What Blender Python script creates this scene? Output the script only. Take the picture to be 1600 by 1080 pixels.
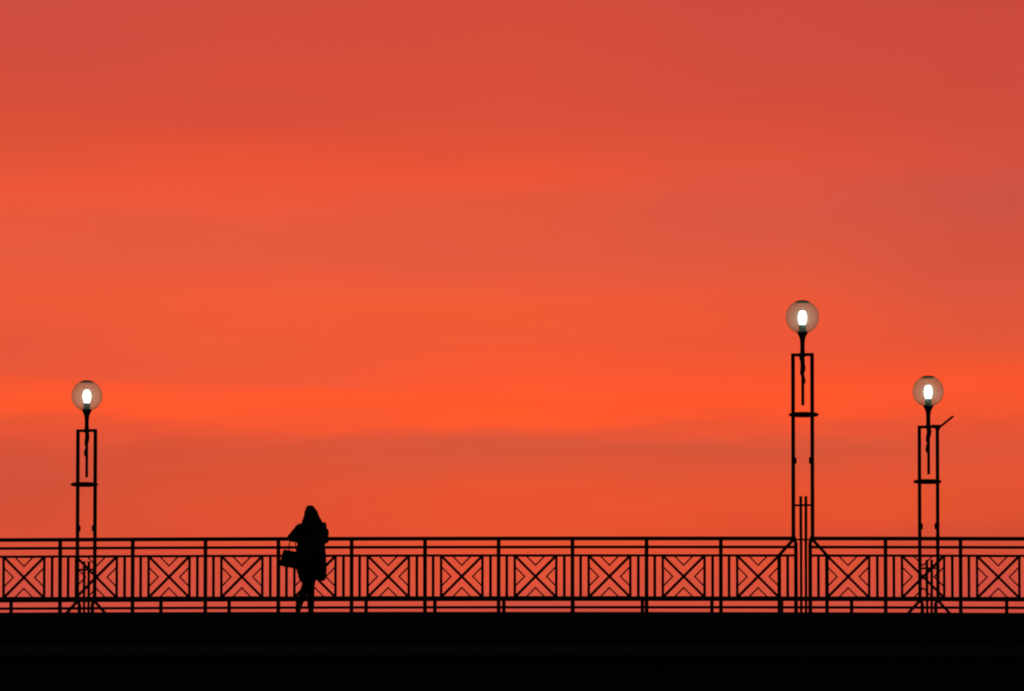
import bpy, bmesh, math, random
from mathutils import Vector, Matrix, noise

random.seed(7)
R = math.radians
sc = bpy.context.scene
for o in list(bpy.data.objects):
    bpy.data.objects.remove(o)
C = sc.collection

# ------------------------------------------------------------------ camera, sky, exposure
# World: X runs along the bridge, Y across it (away from the viewer), Z up.  Origin: deck edge, mid frame.
CAM_U, CAM_D, CAM_Z = 34.8, 159.497, -14.020      # the viewer stands below the bridge and to its right
YAW, PITCH, ROLL = 0.214516, 0.110475, 0.000358
LENS_PX = 16811.4                                  # focal length in pixels of a 1600 px wide frame

cam_d = bpy.data.cameras.new('camera')
cam = bpy.data.objects.new('camera', cam_d); C.objects.link(cam)
fw0 = Vector((-math.sin(YAW), math.cos(YAW), 0)); rt = Vector((math.cos(YAW), math.sin(YAW), 0))
fw = fw0 * math.cos(PITCH) + Vector((0, 0, math.sin(PITCH)))
up = -fw0 * math.sin(PITCH) + Vector((0, 0, math.cos(PITCH)))
r2 = rt * math.cos(ROLL) + up * math.sin(ROLL); u2 = -rt * math.sin(ROLL) + up * math.cos(ROLL)
M = Matrix((r2, u2, -fw)).transposed().to_4x4()
M.translation = Vector((CAM_U, -CAM_D, CAM_Z))
cam.matrix_world = M
cam_d.sensor_fit = 'HORIZONTAL'; cam_d.sensor_width = 36.0
cam_d.lens = LENS_PX / 1600 * 36.0
cam_d.clip_start = 1.0; cam_d.clip_end = 6000
sc.camera = cam

sc.view_settings.view_transform = 'Standard'
sc.view_settings.look = 'None'
sc.view_settings.exposure = 0.0
sc.view_settings.gamma = 1.0
sc.view_settings.use_curve_mapping = False
sc.render.engine = 'CYCLES'
sc.cycles.filter_width = 2.0
sc.cycles.max_bounces = 8
sc.cycles.transparent_max_bounces = 16
sc.cycles.sample_clamp_indirect = 4.0


def lin(c):
    return tuple((v / 12.92 if v <= 0.04045 else ((v + 0.055) / 1.055) ** 2.4) for v in [x / 255 for x in c])


world = bpy.data.worlds.new('World'); sc.world = world
world.use_nodes = True
nt = world.node_tree; N = nt.nodes; L = nt.links
N.clear()


def nd(t, **k):
    n = N.new(t)
    for a, b in k.items():
        setattr(n, a, b)
    return n


def mth(op, a, b=None, c=None, clamp=False):
    n = nd('ShaderNodeMath', operation=op, use_clamp=clamp)
    for i, v in enumerate((a, b, c)):
        if v is None:
            continue
        if isinstance(v, (int, float)):
            n.inputs[i].default_value = v
        else:
            L.new(v, n.inputs[i])
    return n.outputs[0]


def smooth(x, a, b):
    n = nd('ShaderNodeMapRange', interpolation_type='SMOOTHSTEP')
    L.new(x, n.inputs['Value'])
    n.inputs['From Min'].default_value = a; n.inputs['From Max'].default_value = b
    return n.outputs['Result']


tc = nd('ShaderNodeTexCoord')
rot = nd('ShaderNodeVectorRotate', rotation_type='Z_AXIS')
rot.inputs['Angle'].default_value = -YAW          # azimuth 0 = towards the afterglow
L.new(tc.outputs['Generated'], rot.inputs['Vector'])
sep = nd('ShaderNodeSeparateXYZ'); L.new(rot.outputs[0], sep.inputs[0])
AZ = mth('MULTIPLY', mth('ARCTAN2', sep.outputs[0], sep.outputs[1]), 57.29578)
EL = mth('MULTIPLY', mth('ARCSINE', sep.outputs[2]), 57.29578)
# long flat streaks: noise far wider than tall, used to bend and modulate the cloud bands everywhere in the sky
cmb = nd('ShaderNodeCombineXYZ')
L.new(mth('MULTIPLY', AZ, 0.42), cmb.inputs[0])
L.new(mth('ADD', mth('MULTIPLY', EL, 2.6), mth('MULTIPLY', AZ, 0.05)), cmb.inputs[1])
cmb.inputs[2].default_value = 3.7
n1 = nd('ShaderNodeTexNoise'); n1.inputs['Scale'].default_value = 1.0; n1.inputs['Detail'].default_value = 3.0
n1.inputs['Roughness'].default_value = 0.5
L.new(cmb.outputs[0], n1.inputs['Vector'])
cmb2 = nd('ShaderNodeCombineXYZ')
L.new(mth('MULTIPLY', AZ, 0.9), cmb2.inputs[0])
L.new(mth('ADD', mth('MULTIPLY', EL, 7.0), mth('MULTIPLY', AZ, -0.25)), cmb2.inputs[1])
cmb2.inputs[2].default_value = 9.1
n2 = nd('ShaderNodeTexNoise'); n2.inputs['Scale'].default_value = 1.0; n2.inputs['Detail'].default_value = 4.0
L.new(cmb2.outputs[0], n2.inputs['Vector'])
warp = mth('MULTIPLY', mth('SUBTRACT', n2.outputs['Fac'], 0.5), 0.26)
ELW = mth('ADD', EL, warp)
E0, E1 = 3.4, 9.4
fac = mth('DIVIDE', mth('SUBTRACT', ELW, E0), E1 - E0, clamp=True)
DEG = 57.29578 / LENS_PX
ROWS = [-260, -60, 20, 100, 180, 235, 275, 312, 360, 420, 470, 540, 590, 624, 652, 695, 750, 790, 840, 880, 950, 1150]
COLS = {   # sunset cloud colours by height, at five bearings
    -770: [(196,72,62),(204,75,63),(206,76,63),(210,77,60),(217,78,55),(222,82,55),(231,84,54),(236,87,55),(231,89,59),(232,90,60),(238,90,56),(228,87,56),(236,87,54),(255,88,45),(240,86,50),(222,84,56),(208,80,56),(210,79,54),(216,79,54),(213,79,58),(206,78,64),(190,74,70)],
    -400: [(196,72,62),(206,75,62),(210,76,60),(215,77,58),(215,76,57),(229,81,54),(236,84,53),(236,87,57),(228,89,61),(232,90,60),(242,90,54),(238,89,54),(240,88,54),(255,88,45),(246,87,48),(222,84,55),(219,82,53),(222,82,50),(222,80,52),(218,80,57),(206,78,63),(190,74,70)],
    0:    [(196,72,62),(208,75,60),(212,76,58),(215,77,58),(217,78,58),(226,81,55),(236,84,53),(228,87,59),(226,88,60),(228,89,61),(242,90,54),(242,88,52),(250,88,48),(255,88,44),(255,88,44),(217,86,58),(230,84,49),(234,82,46),(230,82,48),(227,82,54),(208,79,62),(190,74,70)],
    400:  [(194,72,62),(202,74,62),(206,75,62),(208,76,60),(214,77,58),(220,81,58),(222,83,61),(218,85,65),(218,86,64),(226,88,60),(235,88,56),(238,86,54),(248,86,47),(255,86,44),(250,86,46),(217,85,58),(226,84,52),(232,82,46),(222,80,50),(223,81,54),(208,79,62),(190,74,70)],
    770:  [(192,71,60),(200,72,60),(203,73,60),(205,75,60),(207,76,60),(212,79,63),(210,81,65),(205,83,67),(210,82,64),(214,83,61),(220,85,60),(228,86,55),(250,86,46),(248,86,46),(235,84,50),(224,84,54),(229,84,50),(224,82,48),(214,78,52),(210,78,58),(206,77,64),(190,74,70)],
}
outs = []
for az, cols in COLS.items():
    cr = nd('ShaderNodeValToRGB'); cr.color_ramp.interpolation = 'CARDINAL'
    st = []
    for y, c in zip(ROWS, cols):
        e = math.degrees(PITCH) - (y - 540) * DEG
        st.append(((e - E0) / (E1 - E0), c))
    st.sort()
    el = cr.color_ramp.elements
    while len(el) < len(st):
        el.new(1.0)
    for i, (p, c) in enumerate(st):
        el[i].position = max(0, min(1, p))
    for i, (p, c) in enumerate(st):
        el[i].color = lin(c) + (1,)
    L.new(fac, cr.inputs['Fac'])
    outs.append((az * DEG, cr.outputs['Color']))
AZW = mth('ADD', AZ, mth('MULTIPLY', mth('SUBTRACT', n1.outputs['Fac'], 0.5), 1.2))
colr = outs[0][1]
for i in range(1, len(outs)):
    mx = nd('ShaderNodeMix', data_type='RGBA')
    L.new(smooth(AZW, outs[i - 1][0], outs[i][0]), mx.inputs['Factor'])
    L.new(colr, mx.inputs[6]); L.new(outs[i][1], mx.inputs[7])
    colr = mx.outputs[2]
# the afterglow dies away slowly with height and with the bearing from the set sun, the same all round
fall = mth('MULTIPLY',
           mth('POWER', 2.71828, mth('MULTIPLY', mth('POWER', mth('DIVIDE', AZ, 42.0), 2.0), -1.0)),
           mth('POWER', 2.71828, mth('MULTIPLY', mth('POWER', mth('DIVIDE', mth('MAXIMUM', mth('SUBTRACT', EL, 6.3), 0.0), 22.0), 2.0), -1.0)))
mod = mth('ADD', 0.945, mth('ADD', mth('MULTIPLY', n1.outputs['Fac'], 0.06), mth('MULTIPLY', n2.outputs['Fac'], 0.055)))
bg_glow = nd('ShaderNodeBackground'); L.new(colr, bg_glow.inputs['Color']); L.new(mth('MULTIPLY', fall, mod), bg_glow.inputs['Strength'])
sky = nd('ShaderNodeTexSky', sky_type='NISHITA')
sky.sun_disc = False; sky.sun_elevation = R(-3.0); sky.sun_rotation = -YAW
sky.dust_density = 4.0
bg_sky = nd('ShaderNodeBackground'); L.new(sky.outputs[0], bg_sky.inputs['Color']); bg_sky.inputs['Strength'].default_value = 0.015
# away from the afterglow the dome is a dim blue-grey dusk
bg_dusk = nd('ShaderNodeBackground'); bg_dusk.inputs['Color'].default_value = (0.75, 0.82, 1.0, 1)
L.new(mth('MULTIPLY', mth('SUBTRACT', 1.0, fall), 0.030), bg_dusk.inputs['Strength'])
add0 = nd('ShaderNodeAddShader'); L.new(bg_glow.outputs[0], add0.inputs[0]); L.new(bg_dusk.outputs[0], add0.inputs[1])
add = nd('ShaderNodeAddShader'); L.new(add0.outputs[0], add.inputs[0]); L.new(bg_sky.outputs[0], add.inputs[1])
wo = nd('ShaderNodeOutputWorld'); L.new(add.outputs[0], wo.inputs['Surface'])
# the sun has set: no sun lamp

# ------------------------------------------------------------------ materials
MAT = {}


def material(name, col, rough=0.6, metal=0.0, scale=30, var=0.25, bump=0.15, spec=0.4):
    m = bpy.data.materials.new(name); m.use_nodes = True
    t = m.node_tree; b = t.nodes['Principled BSDF']
    co = t.nodes.new('ShaderNodeTexCoord')
    no = t.nodes.new('ShaderNodeTexNoise'); no.inputs['Scale'].default_value = scale; no.inputs['Detail'].default_value = 5
    t.links.new(co.outputs['Object'], no.inputs['Vector'])
    mx = t.nodes.new('ShaderNodeMix'); mx.data_type = 'RGBA'
    mx.inputs[6].default_value = tuple(c * (1 - var) for c in col) + (1,)
    mx.inputs[7].default_value = tuple(min(1, c * (1 + var)) for c in col) + (1,)
    t.links.new(no.outputs['Fac'], mx.inputs['Factor']); t.links.new(mx.outputs[2], b.inputs['Base Color'])
    bp = t.nodes.new('ShaderNodeBump'); bp.inputs['Strength'].default_value = bump; bp.inputs['Distance'].default_value = 0.01
    t.links.new(no.outputs['Fac'], bp.inputs['Height']); t.links.new(bp.outputs[0], b.inputs['Normal'])
    b.inputs['Roughness'].default_value = rough; b.inputs['Metallic'].default_value = metal
    b.inputs['Specular IOR Level'].default_value = spec
    MAT[name] = m
    return m


material('iron_paint', (0.018, 0.019, 0.02), 0.6, spec=0.25)
material('steel_girder', (0.03, 0.032, 0.034), 0.65, scale=3)
material('concrete', (0.22, 0.21, 0.20), 0.9, scale=4, spec=0.2)
material('asphalt', (0.05, 0.05, 0.052), 0.9, scale=60, spec=0.2)
material('ground', (0.05, 0.055, 0.04), 0.95, scale=0.2, spec=0.1)
material('coat_cloth', (0.02, 0.02, 0.023), 0.9, scale=120, bump=0.3, spec=0.1)
material('trouser_cloth', (0.016, 0.016, 0.02), 0.9, scale=160, bump=0.3, spec=0.1)
material('hair', (0.02, 0.014, 0.01), 0.55, scale=80, spec=0.3)
material('skin', (0.42, 0.26, 0.2), 0.55, scale=40, var=0.06, bump=0.05)
material('leather', (0.018, 0.016, 0.015), 0.5, scale=90)
material('eye_white', (0.7, 0.7, 0.68), 0.3, var=0.02, bump=0)
material('porcelain', (0.30, 0.42, 0.36), 0.4, var=0.1)


def glass_material():
    m = bpy.data.materials.new('globe_glass'); m.use_nodes = True
    t = m.node_tree; t.nodes.clear()
    out = t.nodes.new('ShaderNodeOutputMaterial')
    tr = t.nodes.new('ShaderNodeBsdfTransparent')
    # tinted glass, its colour darkened at grazing angles to imitate refraction at the rim
    lw = t.nodes.new('ShaderNodeLayerWeight'); lw.inputs['Blend'].default_value = 0.5
    pw = t.nodes.new('ShaderNodeMath'); pw.operation = 'POWER'; pw.inputs[1].default_value = 3.0
    t.links.new(lw.outputs['Facing'], pw.inputs[0])
    mc = t.nodes.new('ShaderNodeMix'); mc.data_type = 'RGBA'
    mc.inputs[6].default_value = (0.89, 0.94, 0.90, 1); mc.inputs[7].default_value = (0.40, 0.47, 0.37, 1)
    t.links.new(pw.outputs[0], mc.inputs['Factor']); t.links.new(mc.outputs[2], tr.inputs['Color'])
    tl = t.nodes.new('ShaderNodeBsdfTranslucent'); tl.inputs['Color'].default_value = (0.80, 1.0, 0.60, 1)
    df = t.nodes.new('ShaderNodeBsdfDiffuse'); df.inputs['Color'].default_value = (0.80, 1.0, 0.60, 1)
    dt = t.nodes.new('ShaderNodeMixShader'); dt.inputs[0].default_value = 0.5
    t.links.new(tl.outputs[0], dt.inputs[1]); t.links.new(df.outputs[0], dt.inputs[2])
    gl = t.nodes.new('ShaderNodeBsdfGlossy'); gl.inputs['Roughness'].default_value = 0.04
    m1 = t.nodes.new('ShaderNodeMixShader'); m1.inputs[0].default_value = 0.145
    t.links.new(tr.outputs[0], m1.inputs[1]); t.links.new(dt.outputs[0], m1.inputs[2])
    p5 = t.nodes.new('ShaderNodeMath'); p5.operation = 'POWER'; p5.inputs[1].default_value = 5.0
    t.links.new(lw.outputs['Facing'], p5.inputs[0])
    fr = t.nodes.new('ShaderNodeMath'); fr.operation = 'MULTIPLY_ADD'; fr.inputs[1].default_value = 0.30; fr.inputs[2].default_value = 0.03
    t.links.new(p5.outputs[0], fr.inputs[0])
    m2 = t.nodes.new('ShaderNodeMixShader')
    t.links.new(fr.outputs[0], m2.inputs[0]); t.links.new(m1.outputs[0], m2.inputs[1]); t.links.new(gl.outputs[0], m2.inputs[2])
    t.links.new(m2.outputs[0], out.inputs['Surface'])
    vs_ = t.nodes.new('ShaderNodeVolumeScatter'); vs_.inputs['Color'].default_value = (0.76, 1.0, 0.66, 1); vs_.inputs['Density'].default_value = 1.5
    t.links.new(vs_.outputs[0], out.inputs['Volume'])          # scattering volume added inside the globe to make the soft halo round the bulb
    MAT['globe_glass'] = m
    b = bpy.data.materials.new('lit_bulb'); b.use_nodes = True
    t = b.node_tree; t.nodes.clear()
    out = t.nodes.new('ShaderNodeOutputMaterial'); em = t.nodes.new('ShaderNodeEmission')
    em.inputs['Color'].default_value = (0.88, 1.0, 0.92, 1); em.inputs['Strength'].default_value = 5.2
    t.links.new(em.outputs[0], out.inputs['Surface'])
    MAT['lit_bulb'] = b


glass_material()

# ------------------------------------------------------------------ helpers


def link(name, me, mat, parent=None, loc=(0, 0, 0), smooth_=False):
    if mat and not me.materials:
        me.materials.append(MAT[mat])
    if smooth_:
        for p in me.polygons:
            p.use_smooth = True
    o = bpy.data.objects.new(name, me); C.objects.link(o)
    o.location = loc
    if parent:
        o.parent = parent
    return o


def empty(name, loc, label, cat, group=None, rz=0.0):
    o = bpy.data.objects.new(name, None); C.objects.link(o)
    o.location = loc; o.rotation_euler = (0, 0, rz); o.empty_display_size = 0.2
    o['label'] = label; o['category'] = cat
    if group:
        o['group'] = group
    return o


def tomesh(bm, name):
    bmesh.ops.recalc_face_normals(bm, faces=bm.faces[:])
    me = bpy.data.meshes.new(name); bm.to_mesh(me); bm.free()
    return me


def add_poly_prism(bm, pts, y0, y1):
    """closed outline in the XZ plane, extruded from y0 to y1"""
    a = [bm.verts.new((x, y0, z)) for x, z in pts]; b = [bm.verts.new((x, y1, z)) for x, z in pts]
    bm.faces.new(a); bm.faces.new(b[::-1]); n = len(pts)
    for i in range(n):
        bm.faces.new((a[i], b[i], b[(i + 1) % n], a[(i + 1) % n]))


def bar_mesh(name, p0, p1, w, d):
    """flat bar from p0 to p1 (XZ), w wide in the plane, d deep"""
    bm = bmesh.new()
    v = Vector((p1[0] - p0[0], p1[1] - p0[1])).normalized(); n = Vector((-v.y, v.x)) * w / 2
    add_poly_prism(bm, [(p0[0] + n.x, p0[1] + n.y), (p1[0] + n.x, p1[1] + n.y), (p1[0] - n.x, p1[1] - n.y), (p0[0] - n.x, p0[1] - n.y)], -d / 2, d / 2)
    return tomesh(bm, name)


def tube(bm, pts, radii, seg=12, squash=None):
    """closed tube along pts (Vectors) with a radius at each point"""
    pts = [Vector(p) for p in pts]; rings = []
    for i, p in enumerate(pts):
        t = (pts[min(i + 1, len(pts) - 1)] - pts[max(i - 1, 0)]).normalized()
        ref = Vector((0, 1, 0)) if abs(t.y) < 0.9 else Vector((1, 0, 0))
        a = t.cross(ref).normalized(); b = t.cross(a).normalized()
        r = radii[i]; ra, rb = (r, r) if not isinstance(r, tuple) else r
        rings.append([bm.verts.new(p + a * ra * math.cos(k * 2 * math.pi / seg) + b * rb * math.sin(k * 2 * math.pi / seg)) for k in range(seg)])
    for r0, r1 in zip(rings, rings[1:]):
        for k in range(seg):
            bm.faces.new((r0[k], r0[(k + 1) % seg], r1[(k + 1) % seg], r1[k]))
    bm.faces.new(rings[0][::-1]); bm.faces.new(rings[-1])


def lathe(bm, prof, seg=24, cx=0, cy=0):
    rings = [[bm.verts.new((cx + r * math.cos(k * 2 * math.pi / seg), cy + r * math.sin(k * 2 * math.pi / seg), z)) for k in range(seg)] for r, z in prof]
    for r0, r1 in zip(rings, rings[1:]):
        for k in range(seg):
            bm.faces.new((r0[k], r0[(k + 1) % seg], r1[(k + 1) % seg], r1[k]))
    bm.faces.new(rings[0][::-1]); bm.faces.new(rings[-1])


def capsule(bm, p0, p1, r0, r1, seg=14, sy=1.0):
    p0 = Vector(p0); p1 = Vector(p1); d = (p1 - p0); ln = max(d.length, 1e-5); t = d / ln
    pts, rad = [], []
    for k in range(5):
        a = math.pi / 2 * (1 - k / 4); pts.append(p0 - t * r0 * math.sin(a)); rad.append(max(r0 * math.cos(a), 0.002))
    for k in range(5):
        a = math.pi / 2 * k / 4; pts.append(p1 + t * r1 * math.sin(a)); rad.append(max(r1 * math.cos(a), 0.002))
    n0 = len(bm.verts); tube(bm, pts, rad, seg)


def ellipsoid(bm, c, r, rotz=0):
    m = Matrix.Translation(c) @ Matrix.Rotation(rotz, 4, 'Z') @ Matrix.Diagonal((r[0], r[1], r[2], 1))
    bmesh.ops.create_uvsphere(bm, u_segments=20, v_segments=14, radius=1.0, matrix=m)


def fused(bm, name, voxel, smooth_it=2):
    """fuse overlapping volumes into one continuous skin"""
    me = tomesh(bm, name + '_raw')
    tmp = bpy.data.objects.new('tmp', me); C.objects.link(tmp)
    m = tmp.modifiers.new('r', 'REMESH'); m.mode = 'VOXEL'; m.voxel_size = voxel; m.use_smooth_shade = True
    if smooth_it:
        s = tmp.modifiers.new('s', 'SMOOTH'); s.factor = 0.5; s.iterations = smooth_it
    dg = bpy.context.evaluated_depsgraph_get(); dg.update()
    out = bpy.data.meshes.new_from_object(tmp.evaluated_get(dg)); out.name = name
    bpy.data.objects.remove(tmp); bpy.data.meshes.remove(me)
    return out


# ------------------------------------------------------------------ the bridge
SC = -34.8
SLOPE, CAMBER = -0.033361585, -0.000217196
_z = lambda s: SLOPE * s + CAMBER * s * s
def deck_z(u):
    """height of the deck edge along the gently arched bridge"""
    return _z(SC + u) - _z(SC)
def deck_slope(u):
    return SLOPE + 2 * CAMBER * (SC + u)
BAY, GAP, WIDTH = 1.15, 0.23768, 10.8923
LAMP_U = -30.23777 - SC
LAMP_STEP = 12 * BAY + GAP
Z_TOP, Z_SECOND, Z_THIRD, Z_BOTTOM = 1.130, 0.999, 0.871, 0.228
HALF = BAY + GAP / 2


def along(u0, u1, n, sect, name):
    """a section (list of (y, z)) carried along the arched bridge from u0 to u1"""
    bm = bmesh.new(); rings = []
    for i in range(n + 1):
        u = u0 + (u1 - u0) * i / n; zz = deck_z(u)
        rings.append([bm.verts.new((u, y, zz + z)) for y, z in sect])
    k = len(sect)
    for a, b in zip(rings, rings[1:]):
        for j in range(k):
            bm.faces.new((a[j], a[(j + 1) % k], b[(j + 1) % k], b[j]))
    bm.faces.new(rings[0]); bm.faces.new(rings[-1][::-1])
    return tomesh(bm, name)


def rect(y0, y1, z0, z1):
    return [(y0, z0), (y1, z0), (y1, z1), (y0, z1)]


def oct_(y, z, ry, rz):
    return [(y + ry * math.cos(R(22.5 + 45 * k)) / math.cos(R(22.5)), z + rz * math.sin(R(22.5 + 45 * k)) / math.cos(R(22.5))) for k in range(8)]


GROUND_Z = CAM_Z - 1.7
bm = bmesh.new()
gs = 2600
vs = [bm.verts.new((x, y, GROUND_Z)) for x, y in ((-gs, -gs), (gs, -gs), (gs, gs), (-gs, gs))]
bm.faces.new(vs)
g = link('ground', tomesh(bm, 'ground'), 'ground'); g['kind'] = 'structure'

bridge = empty('bridge', (0, 0, 0), 'long black bridge deck spanning the bottom of the view under the railings', 'bridge')
U0, U1 = -70.0, 70.0
link('edge_beam', along(U0, U1, 140, [(-0.16, -0.42), (-0.16, -0.003), (0.16, -0.003), (0.16, -0.42)], 'edge_beam'), 'steel_girder', bridge)
link('edge_beam', along(U0, U1, 140, [(WIDTH - 0.16, -0.42), (WIDTH - 0.16, -0.003), (WIDTH + 0.16, -0.003), (WIDTH + 0.16, -0.42)], 'edge_beam'), 'steel_girder', bridge)
link('footway', along(U0, U1, 140, rect(0.163, 2.3, -0.30, -0.006), 'footway'), 'concrete', bridge)
link('footway', along(U0, U1, 140, rect(WIDTH - 2.3, WIDTH - 0.163, -0.30, -0.006), 'footway'), 'concrete', bridge)
link('carriageway', along(U0, U1, 140, rect(2.303, WIDTH - 2.303, -0.34, -0.13), 'carriageway'), 'asphalt', bridge)
link('deck_slab', along(U0, U1, 140, rect(0.1, WIDTH - 0.1, -0.62, -0.345), 'deck_slab'), 'concrete', bridge)
for y in (0.12, 3.6, WIDTH - 3.6, WIDTH - 0.12):
    web = [(y - 0.2, -2.3), (y + 0.2, -2.3), (y + 0.2, -2.24), (y + 0.02, -2.24), (y + 0.02, -0.68), (y + 0.2, -0.68), (y + 0.2, -0.625),
           (y - 0.2, -0.625), (y - 0.2, -0.68), (y - 0.02, -0.68), (y - 0.02, -2.24), (y - 0.2, -2.24)]
    gd = link('girder', along(U0, U1, 140, web, 'girder'), 'steel_girder', bridge)
stiff = bar_mesh('stiffener', (0, -2.24), (0, -0.68), 0.03, 0.17)
for k in range(-8, 9):
    u = k * 2.3
    link('stiffener', stiff, 'steel_girder', bridge, (u, 0.014, deck_z(u)))
for u in (-48.0, 52.0):
    bm = bmesh.new(); top = deck_z(u) - 2.2
    add_poly_prism(bm, [(u - 0.9, GROUND_Z - 0.5), (u + 0.9, GROUND_Z - 0.5), (u + 0.7, top), (u - 0.7, top)], 0.6, WIDTH - 0.6)
    link('pier', tomesh(bm, 'pier'), 'concrete', bridge)

# ------------------------------------------------------------------ railings
SH = deck_slope(0.0)


def shear(me):
    for v in me.vertices:
        v.co.z += SH * v.co.x
    return me


ZP0, ZP1 = Z_BOTTOM + 0.012, Z_THIRD - 0.010        # panel opening
PW = 0.647                                          # between stile centres
XI, ZI0, ZI1 = PW / 2 - 0.012, ZP0 + 0.004, ZP1 - 0.004
ZC = (ZP0 + ZP1) / 2


def frame_mesh():
    bm = bmesh.new()
    o = [(-PW / 2 - 0.017, ZP0), (PW / 2 + 0.017, ZP0), (PW / 2 + 0.017, ZP1), (-PW / 2 - 0.017, ZP1)]
    i = [(-PW / 2 + 0.019, ZP0 + 0.010), (PW / 2 - 0.019, ZP0 + 0.010), (PW / 2 - 0.017, ZP1 - 0.010), (-PW / 2 + 0.017, ZP1 - 0.010)]
    d = 0.016
    V = {}
    for nm, ring in (('o', o), ('i', i)):
        for s in (-1, 1):
            V[nm, s] = [bm.verts.new((x, s * d, z)) for x, z in ring]
    for k in range(4):
        j = (k + 1) % 4
        for s in (-1, 1):
            bm.faces.new((V['o', s][k], V['o', s][j], V['i', s][j], V['i', s][k]))
        for nm in 'oi':
            bm.faces.new((V[nm, -1][k], V[nm, -1][j], V[nm, 1][j], V[nm, 1][k]))
    return shear(tomesh(bm, 'lattice_panel'))


ME_FRAME = frame_mesh()
ME_DIAG = [shear(bar_mesh('diagonal', (-XI, ZI0), (XI, ZI1), 0.038, 0.024)), shear(bar_mesh('diagonal', (-XI, ZI1), (XI, ZI0), 0.038, 0.018))]


def chevron_mesh(dx, dz):
    """thin V whose apex points to the panel's centre; (dx, dz) is the side it opens to"""
    ap, w = 0.170, 0.0205
    bm = bmesh.new(); k = w * 1.414 / 2
    if dz:
        edge = (ZI1 - ZC); hw = edge - ap
        pts = [(-hw - k, edge), (0, ap - k), (hw + k, edge), (hw - k, edge), (0, ap + k), (-hw + k, edge)]
        pts = [(x, ZC + dz * z) for x, z in pts]
    else:
        edge = XI; hw = edge - ap
        pts = [(edge, -hw - k), (ap - k, 0), (edge, hw + k), (edge, hw - k), (ap + k, 0), (edge, -hw + k)]
        pts = [(dx * x, ZC + z) for x, z in pts]
    add_poly_prism(bm, pts, -0.006, 0.006)
    return shear(tomesh(bm, 'chevron'))


ME_CHEV = [chevron_mesh(0, 1), chevron_mesh(0, -1), chevron_mesh(1, 0), chevron_mesh(-1, 0)]
ME_POST = bar_mesh('post', (0, -0.02), (0, Z_TOP - 0.012), 0.051, 0.048)
ME_BAL = bar_mesh('baluster', (0, Z_BOTTOM), (0, Z_THIRD), 0.040, 0.022)
ME_POST_LOW = bar_mesh('post', (0, -0.02), (0, Z_THIRD), 0.050, 0.046)


def panel(par, u, y):
    z = deck_z(u)
    f = link('lattice_panel', ME_FRAME, 'iron_paint', par, (u, y, z))
    for m in ME_DIAG:
        link('diagonal', m, 'iron_paint', f)
    for m in ME_CHEV:
        link('chevron', m, 'iron_paint', f)


def railing(y, lamps, left, right, label, through=False):
    par = empty('railing', (0, 0, 0), label, 'railing', 'lattice railings along the bridge')
    def put(name, me, u):
        link(name, me, 'iron_paint', par, (u, y, deck_z(u)))
    # bays: between lamp bays (each HALF to either side of a lamp)
    ends = []
    edges = sorted(lamps)
    spans = []
    a = edges[0] - HALF - left * BAY
    for lu in edges:
        spans.append((a, lu - HALF)); a = lu + HALF
    spans.append((a, edges[-1] + HALF + right * BAY))
    for s0, s1 in spans:
        n = round((s1 - s0) / BAY); b = (s1 - s0) / n
        for k in range(n + 1):
            put('post', ME_POST, s0 + k * b)
        for k in range(n):
            c = s0 + (k + 0.5) * b
            panel(par, c, y)
            put('baluster', ME_BAL, c - b / 2 + 0.127); put('baluster', ME_BAL, c + b / 2 - 0.127)
    for lu in edges:
        for s in (-1, 1):
            put('post', ME_POST_LOW, lu + s * 0.367)
            panel(par, lu + s * (HALF - 0.252 - PW / 2), y)
            put('baluster', ME_BAL, lu + s * (HALF - 0.127)); put('baluster', ME_BAL, lu + s * 0.237)
    # rails run from lamp to lamp
    stops = [spans[0][0] - 0.02] + [v for lu in edges for v in (lu - 0.11, lu + 0.11)] + [spans[-1][1] + 0.02]
    if through:                                    # here the rails pass behind the lamp legs unbroken
        stops = [stops[0], stops[-1]]
    for i in range(0, len(stops), 2):
        r0, r1 = stops[i], stops[i + 1]; n = max(2, int((r1 - r0) / BAY))
        link('top_rail', along(r0, r1, n, oct_(y, Z_TOP, 0.036, 0.029), 'top_rail'), 'iron_paint', par)
        link('second_rail', along(r0, r1, n, rect(y - 0.018, y + 0.018, Z_SECOND - 0.0205, Z_SECOND + 0.0205), 'second_rail'), 'iron_paint', par)
        link('panel_rail', along(r0, r1, n, rect(y - 0.022, y + 0.022, Z_THIRD - 0.017, Z_THIRD + 0.017), 'panel_rail'), 'iron_paint', par)
    link('bottom_rail', along(stops[0], stops[-1], 30, rect(y - 0.028, y + 0.028, Z_BOTTOM - 0.018, Z_BOTTOM + 0.018), 'bottom_rail'), 'iron_paint', par)
    for lu in ([] if through else edges):
        link('rail_link', along(lu - 0.11, lu + 0.11, 1, rect(y - 0.012, y + 0.012, Z_TOP - 0.030, Z_TOP - 0.004), 'rail_link'), 'iron_paint', par)
    return par


railing(0.0, [LAMP_U], 12, 5, 'near black iron railing of crossed square panels, whole height seen against the sky')
railing(WIDTH, [LAMP_U - LAMP_STEP, LAMP_U], 4, 5, 'far black railing, only its top rails showing low behind the near railing', through=True)

# ------------------------------------------------------------------ street lamps
LG, LX = 0.1475, 0.11
Z_CROSS, Z_GLOBE, Z_DISC = 3.929, 4.505, 3.015


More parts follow.
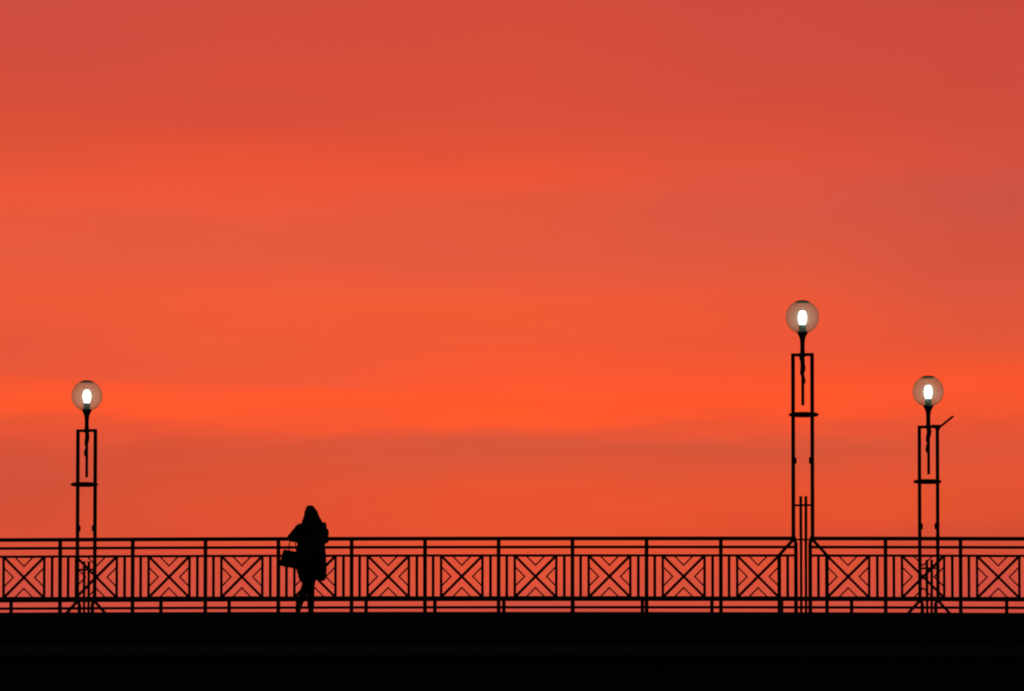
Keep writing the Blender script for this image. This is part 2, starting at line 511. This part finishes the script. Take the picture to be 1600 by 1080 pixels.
def street_lamp(u, y, label, disc_off, lumps, arm=False, plate_z=Z_DISC):
    t = empty('street_lamp', (u, y, deck_z(u)), label, 'street lamp', 'globe lamps on the bridge railings')
    sl = deck_slope(u)
    for s in (-1, 1):
        bm = bmesh.new()
        w = 0.026
        path = [(s * LG, Z_CROSS + 0.022), (s * LG, 1.145), (s * LX, 1.06), (s * LX, -0.02)]
        # outline of a leg that steps in at the handrail
        k = -s
        lft = [(x - 0.0245, z) for x, z in path]; rgt = [(x + 0.0245, z) for x, z in path]
        add_poly_prism(bm, lft + rgt[::-1], -0.03, 0.03)
        link('leg', tomesh(bm, 'leg'), 'iron_paint', t)
        link('brace', bar_mesh('brace', (s * (LG - 0.01), 1.125 + sl * s * LG), (s * 0.375, 0.868 + sl * s * 0.37), 0.046, 0.03), 'iron_paint', t, (0, -0.002, 0))
        bm = bmesh.new()
        capsule(bm, (s * (LG - 0.030), -0.005, 2.285), (s * (LG - 0.030), -0.005, 2.345), 0.023, 0.023, 10)
        link('clamp', tomesh(bm, 'clamp'), 'iron_paint', t, smooth_=True)
    link('cross_bar', bar_mesh('cross_bar', (-LG + 0.01, Z_CROSS), (LG - 0.01, Z_CROSS), 0.044, 0.05), 'iron_paint', t)
    link('lower_bar', bar_mesh('lower_bar', (-LG + 0.01, 1.636), (LG - 0.01, 1.636), 0.030, 0.03), 'iron_paint', t)
    for x0, x1 in ((-0.033, -0.030), (0.046, 0.044)):
        bm = bmesh.new(); tube(bm, [(x0, 0.0, 1.772), (x0, 0.0, 1.30), (x1, 0.0, 1.0), (x1, 0, -0.02)], [0.023, 0.023, 0.021, 0.020], 10)
        link('conduit', tomesh(bm, 'conduit'), 'iron_paint', t, smooth_=True)
    # stem: flared cup under the globe, tapering to the cross bar
    bm = bmesh.new()
    lathe(bm, [(0.045, Z_CROSS - 0.03), (0.038, Z_CROSS + 0.03), (0.034, 4.04), (0.036, 4.12), (0.044, 4.18), (0.062, 4.225), (0.078, 4.25), (0.081, 4.272), (0.066, 4.29)], 20)
    link('stem', tomesh(bm, 'stem'), 'iron_paint', t, smooth_=True)
    # hanging rod with its wrought, twisted upper half
    bm = bmesh.new(); tube(bm, [(0.003, 0, Z_CROSS - 0.02), (0.003, 0, 3.158)], [0.024, 0.024], 10)
    rod = link('hanging_rod', tomesh(bm, 'hanging_rod'), 'iron_paint', t, smooth_=True)
    bm = bmesh.new()
    tube(bm, [(cx, 0.01 * math.sin(i * 1.7), Z_CROSS + dz) for i, (dz, cx, r) in enumerate(lumps)], [r for dz, cx, r in lumps], 12)
    link('wrought_twist', tomesh(bm, 'wrought_twist'), 'iron_paint', rod, smooth_=True)
    # flat collar plate round the legs
    bm = bmesh.new()
    lathe(bm, [(0.13, plate_z - 0.026), (0.205, plate_z - 0.022), (0.226, plate_z - 0.013), (0.226, plate_z + 0.013), (0.205, plate_z + 0.022), (0.13, plate_z + 0.026)], 36, disc_off)
    link('collar_plate', tomesh(bm, 'collar_plate'), 'iron_paint', t)
    # globe
    bm = bmesh.new(); bmesh.ops.create_uvsphere(bm, u_segments=48, v_segments=32, radius=0.253, matrix=Matrix.Translation((0, 0, Z_GLOBE)))
    gl = link('globe', tomesh(bm, 'globe'), 'globe_glass', t, smooth_=True)
    gl['label'] = 'clear tinted glass globe lit by the bulb inside'
    bm = bmesh.new()
    prof = [(0.255 * math.sin(R(a)), Z_GLOBE + 0.257 * math.cos(R(a))) for a in (27, 21, 14, 7, 1)]
    prof = [(0.249 * math.sin(R(27)), Z_GLOBE + 0.249 * math.cos(R(27)))] + prof
    lathe(bm, prof, 32)
    link('dark_rim_cap', tomesh(bm, 'dark_rim_cap'), 'iron_paint', gl, smooth_=True)  # added cap, its dark shape stands for the refracted crescent at the globe's top
    bm = bmesh.new()
    z = Z_GLOBE
    lathe(bm, [(0.044, z - 0.118), (0.052, z - 0.09), (0.064, z - 0.04), (0.067, z - 0.005), (0.063, z + 0.03), (0.051, z + 0.070), (0.037, z + 0.092), (0.006, z + 0.100)], 24)
    b = link('bulb', tomesh(bm, 'bulb'), 'lit_bulb', gl, smooth_=True); b['label'] = 'glowing white bulb'
    bm = bmesh.new()
    lathe(bm, [(0.058, z - 0.235), (0.056, z - 0.17), (0.054, z - 0.121)], 20)
    link('socket', tomesh(bm, 'socket'), 'porcelain', gl, smooth_=True)
    if arm:
        bm = bmesh.new()
        tube(bm, [(0.15, 0, Z_CROSS - 0.03), (0.19, 0, Z_CROSS - 0.005), (0.41, 0, Z_CROSS + 0.165)], [0.02, 0.019, 0.018], 10)
        ar = link('angled_arm', tomesh(bm, 'angled_arm'), 'iron_paint', t, smooth_=True)
        bm = bmesh.new()
        add_poly_prism(bm, [(0.055, Z_CROSS + 0.034), (0.205, Z_CROSS + 0.026), (0.19, Z_CROSS - 0.03), (0.155, Z_CROSS - 0.085), (0.125, Z_CROSS - 0.05)], -0.034, 0.034)
        link('gusset', tomesh(bm, 'gusset'), 'iron_paint', ar)
    return t


LUMP_A = [(-0.02, -0.010, 0.046), (-0.05, -0.010, 0.042), (-0.10, 0.000, 0.036), (-0.15, 0.004, 0.036), (-0.20, 0.006, 0.041), (-0.25, -0.002, 0.038), (-0.285, -0.006, 0.034), (-0.31, 0.000, 0.025), (-0.36, 0.008, 0.029), (-0.405, 0.014, 0.034), (-0.43, 0.016, 0.026), (-0.45, 0.008, 0.016)]
LUMP_B = [(-0.02, 0.004, 0.034), (-0.08, 0.006, 0.038), (-0.13, 0.008, 0.040), (-0.18, 0.002, 0.036), (-0.22, -0.008, 0.034), (-0.26, 0.000, 0.024), (-0.31, -0.006, 0.025), (-0.36, -0.016, 0.029), (-0.40, -0.016, 0.028), (-0.43, -0.008, 0.017)]
LUMP_C = [(-0.02, 0.002, 0.036), (-0.07, 0.012, 0.040), (-0.13, 0.006, 0.038), (-0.18, -0.006, 0.036), (-0.225, -0.010, 0.034), (-0.26, -0.002, 0.025), (-0.31, -0.010, 0.027), (-0.36, -0.022, 0.029), (-0.39, -0.020, 0.026), (-0.42, -0.010, 0.016)]
street_lamp(LAMP_U, 0.0, 'tallest globe lamp, on the near railing with braces over the crossed panels', 0.016, LUMP_A)
street_lamp(LAMP_U - LAMP_STEP, WIDTH, 'globe lamp left of the walking person, on the far railing', -0.036, LUMP_B, plate_z=Z_DISC + 0.026)
street_lamp(LAMP_U, WIDTH, 'rightmost globe lamp with a short rod slanting from its frame corner', -0.018, LUMP_C, arm=True, plate_z=Z_DISC + 0.026)

# ------------------------------------------------------------------ person
PU, PY = -38.02 - SC, 0.5
person = empty('person', (PU, PY, deck_z(PU) - 0.006), 'person in a long dark coat and long hair walking with a handbag', 'person', rz=YAW)
# local axes: x to the viewer's right, -y towards the viewer; built facing the viewer, then turned to walk away (see the flip below)
# body: head, neck, trunk, arms, hands, legs in one skin
bm = bmesh.new()
ellipsoid(bm, (0.004, 0.0, 1.575), (0.073, 0.092, 0.105))
ellipsoid(bm, (-0.003, -0.03, 1.525), (0.055, 0.06, 0.065))       # jaw
capsule(bm, (-0.008, -0.092, 1.578), (-0.012, -0.108, 1.548), 0.010, 0.013)   # nose
ellipsoid(bm, (-0.010, -0.082, 1.508), (0.024, 0.012, 0.009))     # lips
ellipsoid(bm, (-0.010, -0.074, 1.477), (0.022, 0.018, 0.016))     # chin
for s in (-1, 1):
    ellipsoid(bm, (0.004 + s * 0.074, 0.005, 1.565), (0.010, 0.02, 0.032))    # ears
    ellipsoid(bm, (-0.007 + s * 0.034, -0.076, 1.592), (0.022, 0.014, 0.008)) # brow
capsule(bm, (0.004, 0.01, 1.50), (0.004, 0.015, 1.40), 0.052, 0.062)
ellipsoid(bm, (0.004, 0.0, 1.28), (0.17, 0.105, 0.17))
ellipsoid(bm, (0.004, 0.0, 1.08), (0.135, 0.095, 0.18))
ellipsoid(bm, (0.004, 0.01, 0.92), (0.165, 0.11, 0.13))
SHO = {-1: (-0.165, 0.0, 1.37), 1: (0.175, 0.0, 1.37)}
ELB = {-1: (-0.292, 0.03, 1.198), 1: (0.222, 0.05, 1.17)}
WRI = {-1: (-0.10, -0.215, 1.17), 1: (0.075, -0.20, 1.12)}
for s in (-1, 1):
    capsule(bm, SHO[s], ELB[s], 0.052, 0.042); capsule(bm, ELB[s], WRI[s], 0.041, 0.027)
    w = Vector(WRI[s]); d = (w - Vector(ELB[s])).normalized(); inw = Vector((-s, 0, 0)); dn = Vector((0, 0, -1))
    palm = w + d * 0.05
    capsule(bm, w, palm + d * 0.025, 0.024, 0.026)
    side = d.cross(Vector((0, 0, 1))).normalized()
    for k, ln in enumerate((0.072, 0.08, 0.075, 0.06)):
        base = palm + d * 0.035 + Vector((0, 0, 0.026 - k * 0.0175))
        mid = base + d * ln * 0.55 + side * (0.012 * -s); tip = mid + d * ln * 0.22 + side * (-s * ln * 0.42)
        capsule(bm, base, mid, 0.0085, 0.008, 8); capsule(bm, mid, tip, 0.008, 0.0068, 8)
    tb = palm - d * 0.02 + Vector((0, 0, 0.024)); tm = tb + d * 0.035 + Vector((0, 0, 0.026)); capsule(bm, tb, tm, 0.011, 0.0095, 8)
    capsule(bm, tm, tm + d * 0.03 + Vector((0, 0, 0.004)), 0.0095, 0.008, 8)
HIP = {-1: (-0.045, 0.0, 0.88), 1: (0.06, 0.0, 0.88)}
KNE = {-1: (-0.072, -0.02, 0.47), 1: (0.0, -0.05, 0.47)}
ANK = {-1: (-0.182, 0.16, 0.12), 1: (0.006, -0.07, 0.085)}
for s in (-1, 1):
    capsule(bm, HIP[s], KNE[s], 0.082, 0.054); capsule(bm, KNE[s], tuple((Vector(KNE[s]) * 0.62 + Vector(ANK[s]) * 0.38)), 0.052, 0.050)
    capsule(bm, tuple((Vector(KNE[s]) * 0.62 + Vector(ANK[s]) * 0.38)), ANK[s], 0.050, 0.035)
    f = Vector(ANK[s]); capsule(bm, f, f + Vector((-0.02, -0.11, -0.05)), 0.034, 0.026)
body = link('body', fused(bm, 'body', 0.006, 3), 'skin', person)
for s in (-1, 1):
    bm = bmesh.new(); ellipsoid(bm, (-0.006 + s * 0.032, -0.077, 1.577), (0.012, 0.010, 0.008))
    link('eye', tomesh(bm, 'eye'), 'eye_white', body, smooth_=True)

# trousers
bm = bmesh.new()
for s in (-1, 1):
    k, a = Vector(KNE[s]), Vector(ANK[s])
    mid = k * 0.62 + a * 0.38
    capsule(bm, HIP[s], k, 0.092, 0.064); capsule(bm, k, mid, 0.064, 0.060)
    e = a + (k - a).normalized() * 0.02
    tube(bm, [mid + (mid - e).normalized() * 0.05, mid, e], [0.05, 0.060, 0.052], 14)
ellipsoid(bm, (0.004, 0.01, 0.9), (0.17, 0.12, 0.12))
link('trousers', fused(bm, 'trousers', 0.009, 3), 'trouser_cloth', person)
# shoes
for s in (-1, 1):
    a = Vector(ANK[s]); bm = bmesh.new()
    if s == 1:
        capsule(bm, (a.x, a.y + 0.02, 0.05), (a.x - 0.03, a.y - 0.14, 0.035), 0.044, 0.034)
        capsule(bm, (a.x, a.y + 0.01, 0.06), (a.x, a.y + 0.0, 0.12), 0.045, 0.042)
        bmesh.ops.create_cube(bm, size=1, matrix=Matrix.Translation((a.x - 0.013, a.y - 0.06, 0.012)) @ Matrix.Diagonal((0.075, 0.25, 0.022, 1)))
    else:                                           # trailing foot, heel lifted, toe on the ground
        capsule(bm, (a.x - 0.005, a.y + 0.03, 0.085), (a.x - 0.005, a.y - 0.12, 0.034), 0.044, 0.032)
        capsule(bm, (a.x, a.y + 0.02, 0.09), (a.x, a.y + 0.02, 0.15), 0.045, 0.042)
    link('shoe', fused(bm, 'shoe', 0.006, 2), 'leather', person)

# coat: an outline with folds, sleeves fused on
bm = bmesh.new()
prof = [(0.555, -0.165, 0.235, 0.150), (0.62, -0.190, 0.246, 0.160), (0.70, -0.215, 0.244, 0.165), (0.80, -0.224, 0.242, 0.165), (0.92, -0.222, 0.240, 0.158),
        (1.02, -0.208, 0.226, 0.145), (1.12, -0.206, 0.224, 0.140), (1.22, -0.212, 0.222, 0.140), (1.31, -0.212, 0.222, 0.135), (1.375, -0.195, 0.212, 0.120),
        (1.425, -0.135, 0.165, 0.105), (1.46, -0.08, 0.095, 0.085), (1.49, -0.06, 0.07, 0.07)]
rings = []
SEG = 48
for z, xl, xr, dy in prof:
    cx, rx = (xl + xr) / 2, (xr - xl) / 2; ring = []
    low = max(0.0, (1.05 - z) / 0.5)
    for k in range(SEG):
        a = 2 * math.pi * k / SEG
        f = 1 + 0.035 * low * math.sin(7 * a + 0.6) * abs(math.sin(a)) + 0.02 * low * math.sin(11 * a + z * 2)
        # hem dips unevenly
        dz = (-0.03 * (1 - math.cos(a)) * 0.5 + 0.012 * math.sin(3 * a)) if z < 0.56 else 0.0
        ring.append(bm.verts.new((cx + rx * math.cos(a) * (1 + 0.012 * low * math.sin(9 * a)), dy * math.sin(a) * f, z + dz)))
    rings.append(ring)
for r0, r1 in zip(rings, rings[1:]):
    for k in range(SEG):
        bm.faces.new((r0[k], r0[(k + 1) % SEG], r1[(k + 1) % SEG], r1[k]))
bm.faces.new(rings[0][::-1]); bm.faces.new(rings[-1])
for s in (-1, 1):
    e, w, h = Vector(ELB[s]), Vector(WRI[s]), Vector(SHO[s])
    capsule(bm, h + Vector((0, 0, -0.035)), e, 0.074, 0.064); capsule(bm, e, e.lerp(w, 0.45), 0.066, 0.058)
    m1 = e.lerp(w, 0.45)
    tube(bm, [m1, w.lerp(e, 0.08)], [0.058, 0.05], 16)
ellipsoid(bm, (0.198, 0.0, 1.385), (0.052, 0.07, 0.055)); ellipsoid(bm, (0.232, 0.01, 1.275), (0.050, 0.06, 0.075))
ellipsoid(bm, (-0.188, 0.0, 1.360), (0.050, 0.07, 0.045)); ellipsoid(bm, (-0.245, 0.02, 1.285), (0.052, 0.06, 0.045))
# lapels, front edge and pockets stand proud of the cloth
tube(bm, [(-0.01, -0.142, 1.20), (-0.015, -0.155, 0.95), (-0.02, -0.168, 0.56)], [0.012, 0.012, 0.012], 8)
for s in (-1, 1):
    tube(bm, [(0.0, -0.143, 1.19), (s * 0.05, -0.130, 1.30), (s * 0.075, -0.085, 1.43)], [0.014, (0.03, 0.014), (0.025, 0.014)], 10)
    tube(bm, [(0.01 + s * 0.10, -0.142, 0.92), (0.01 + s * 0.16, -0.118, 0.93)], [0.014, 0.014], 8)
cm = fused(bm, 'coat', 0.008, 3)
nrm = [v.normal.copy() for v in cm.vertices]
for v, nv in zip(cm.vertices, nrm):               # soft creases in the cloth
    p = v.co
    v.co += nv * (0.010 * noise.noise((p.x * 9, p.y * 9, p.z * 16)) + 0.005 * noise.noise((p.x * 28 + 5, p.y * 28, p.z * 30)))
coat = link('coat', cm, 'coat_cloth', person)
for z in (1.12, 1.0, 0.88, 0.76):
    bm = bmesh.new(); capsule(bm, (-0.035, -0.150 - (1.12 - z) * 0.06, z), (-0.035, -0.160 - (1.12 - z) * 0.06, z), 0.013, 0.012, 10)
    link('button', tomesh(bm, 'button'), 'leather', coat, smooth_=True)

# long hair falling over the shoulders, face left free at the front
bm = bmesh.new()
ellipsoid(bm, (-0.002, 0.018, 1.596), (0.088, 0.098, 0.090))
ellipsoid(bm, (-0.006, 0.02, 1.650), (0.070, 0.075, 0.048))
strands = []
for k in range(34):
    a = R(-38 + 256 * k / 33)                       # round the back from temple to temple
    ca, sa = math.cos(a), math.sin(a)
    j = random.uniform(-1, 1)
    lr = 1.0 if ca > 0 else 0.86
    pts = [(0.005 + 0.035 * ca, 0.012 + 0.04 * sa, 1.655), (0.004 + 0.080 * ca, 0.012 + 0.085 * sa, 1.60),
           (0.008 + 0.106 * ca * lr, 0.015 + 0.092 * sa, 1.52 + 0.01 * j), (0.012 + 0.146 * ca * lr, 0.02 + 0.09 * sa, 1.44 + 0.012 * j),
           (0.018 + (0.168 + 0.01 * j) * ca * lr, 0.025 + 0.105 * sa, 1.37 + 0.02 * j), (0.018 + (0.165 + 0.012 * j) * ca * lr, 0.02 + 0.125 * sa, 1.27 + 0.03 * j)]
    tube(bm, pts, [0.02, 0.022, 0.023, 0.024, 0.022, 0.009], 8)
link('hair', fused(bm, 'hair', 0.007, 1), 'hair', person)

# handbag hanging from the crook of the arm
T = Matrix.Translation(person.location) @ Matrix.Rotation(YAW, 4, 'Z')
bag = empty('handbag', T @ Vector((-0.31, -0.115, 0.73)), 'boxy dark handbag hanging from the walking person\'s bent arm', 'handbag', rz=YAW)
bm = bmesh.new()
out = [(-0.166, 0.030), (0.145, -0.028), (0.125, 0.235), (-0.107, 0.280)]
yb, yt = 0.062, 0.04
lo = [bm.verts.new((x, y, z)) for x, z, y in [(out[0][0], out[0][1], -yb), (out[1][0], out[1][1], -yb), (out[1][0], out[1][1], yb), (out[0][0], out[0][1], yb)]]
hi = [bm.verts.new((x, y, z)) for x, z, y in [(out[3][0], out[3][1], -yt), (out[2][0], out[2][1], -yt), (out[2][0], out[2][1], yt), (out[3][0], out[3][1], yt)]]
bm.faces.new(lo[::-1]); bm.faces.new(hi)
for k in range(4):
    bm.faces.new((lo[k], lo[(k + 1) % 4], hi[(k + 1) % 4], hi[k]))
bmesh.ops.bevel(bm, geom=bm.edges[:], offset=0.016, segments=3, affect='EDGES')
link('bag_body', tomesh(bm, 'bag_body'), 'leather', bag)
for y in (-0.03, 0.03):
    bm = bmesh.new()
    hp = [(-0.020, y, 0.245), (-0.018, y * 0.9, 0.33), (-0.008, y * 0.6, 0.40), (0.03, y * 0.3, 0.437), (0.075, y * 0.6, 0.40), (0.092, y * 0.9, 0.32), (0.095, y, 0.225)]
    tube(bm, hp, [0.0075] * 7, 8)
    link('handle', tomesh(bm, 'handle'), 'leather', bag, smooth_=True)
bm = bmesh.new(); capsule(bm, (0.01, -0.05, 0.24), (0.01, -0.056, 0.24), 0.014, 0.012, 10)
link('clasp', tomesh(bm, 'clasp'), 'iron_paint', bag, smooth_=True)
# the person walks away from the viewer: mirror front to back
for root in (person, bag):
    for o in root.children_recursive:
        for v in o.data.vertices:
            v.co.y = -v.co.y
        o.data.flip_normals()
bag.location = T @ Vector((-0.315, 0.115, 0.752))
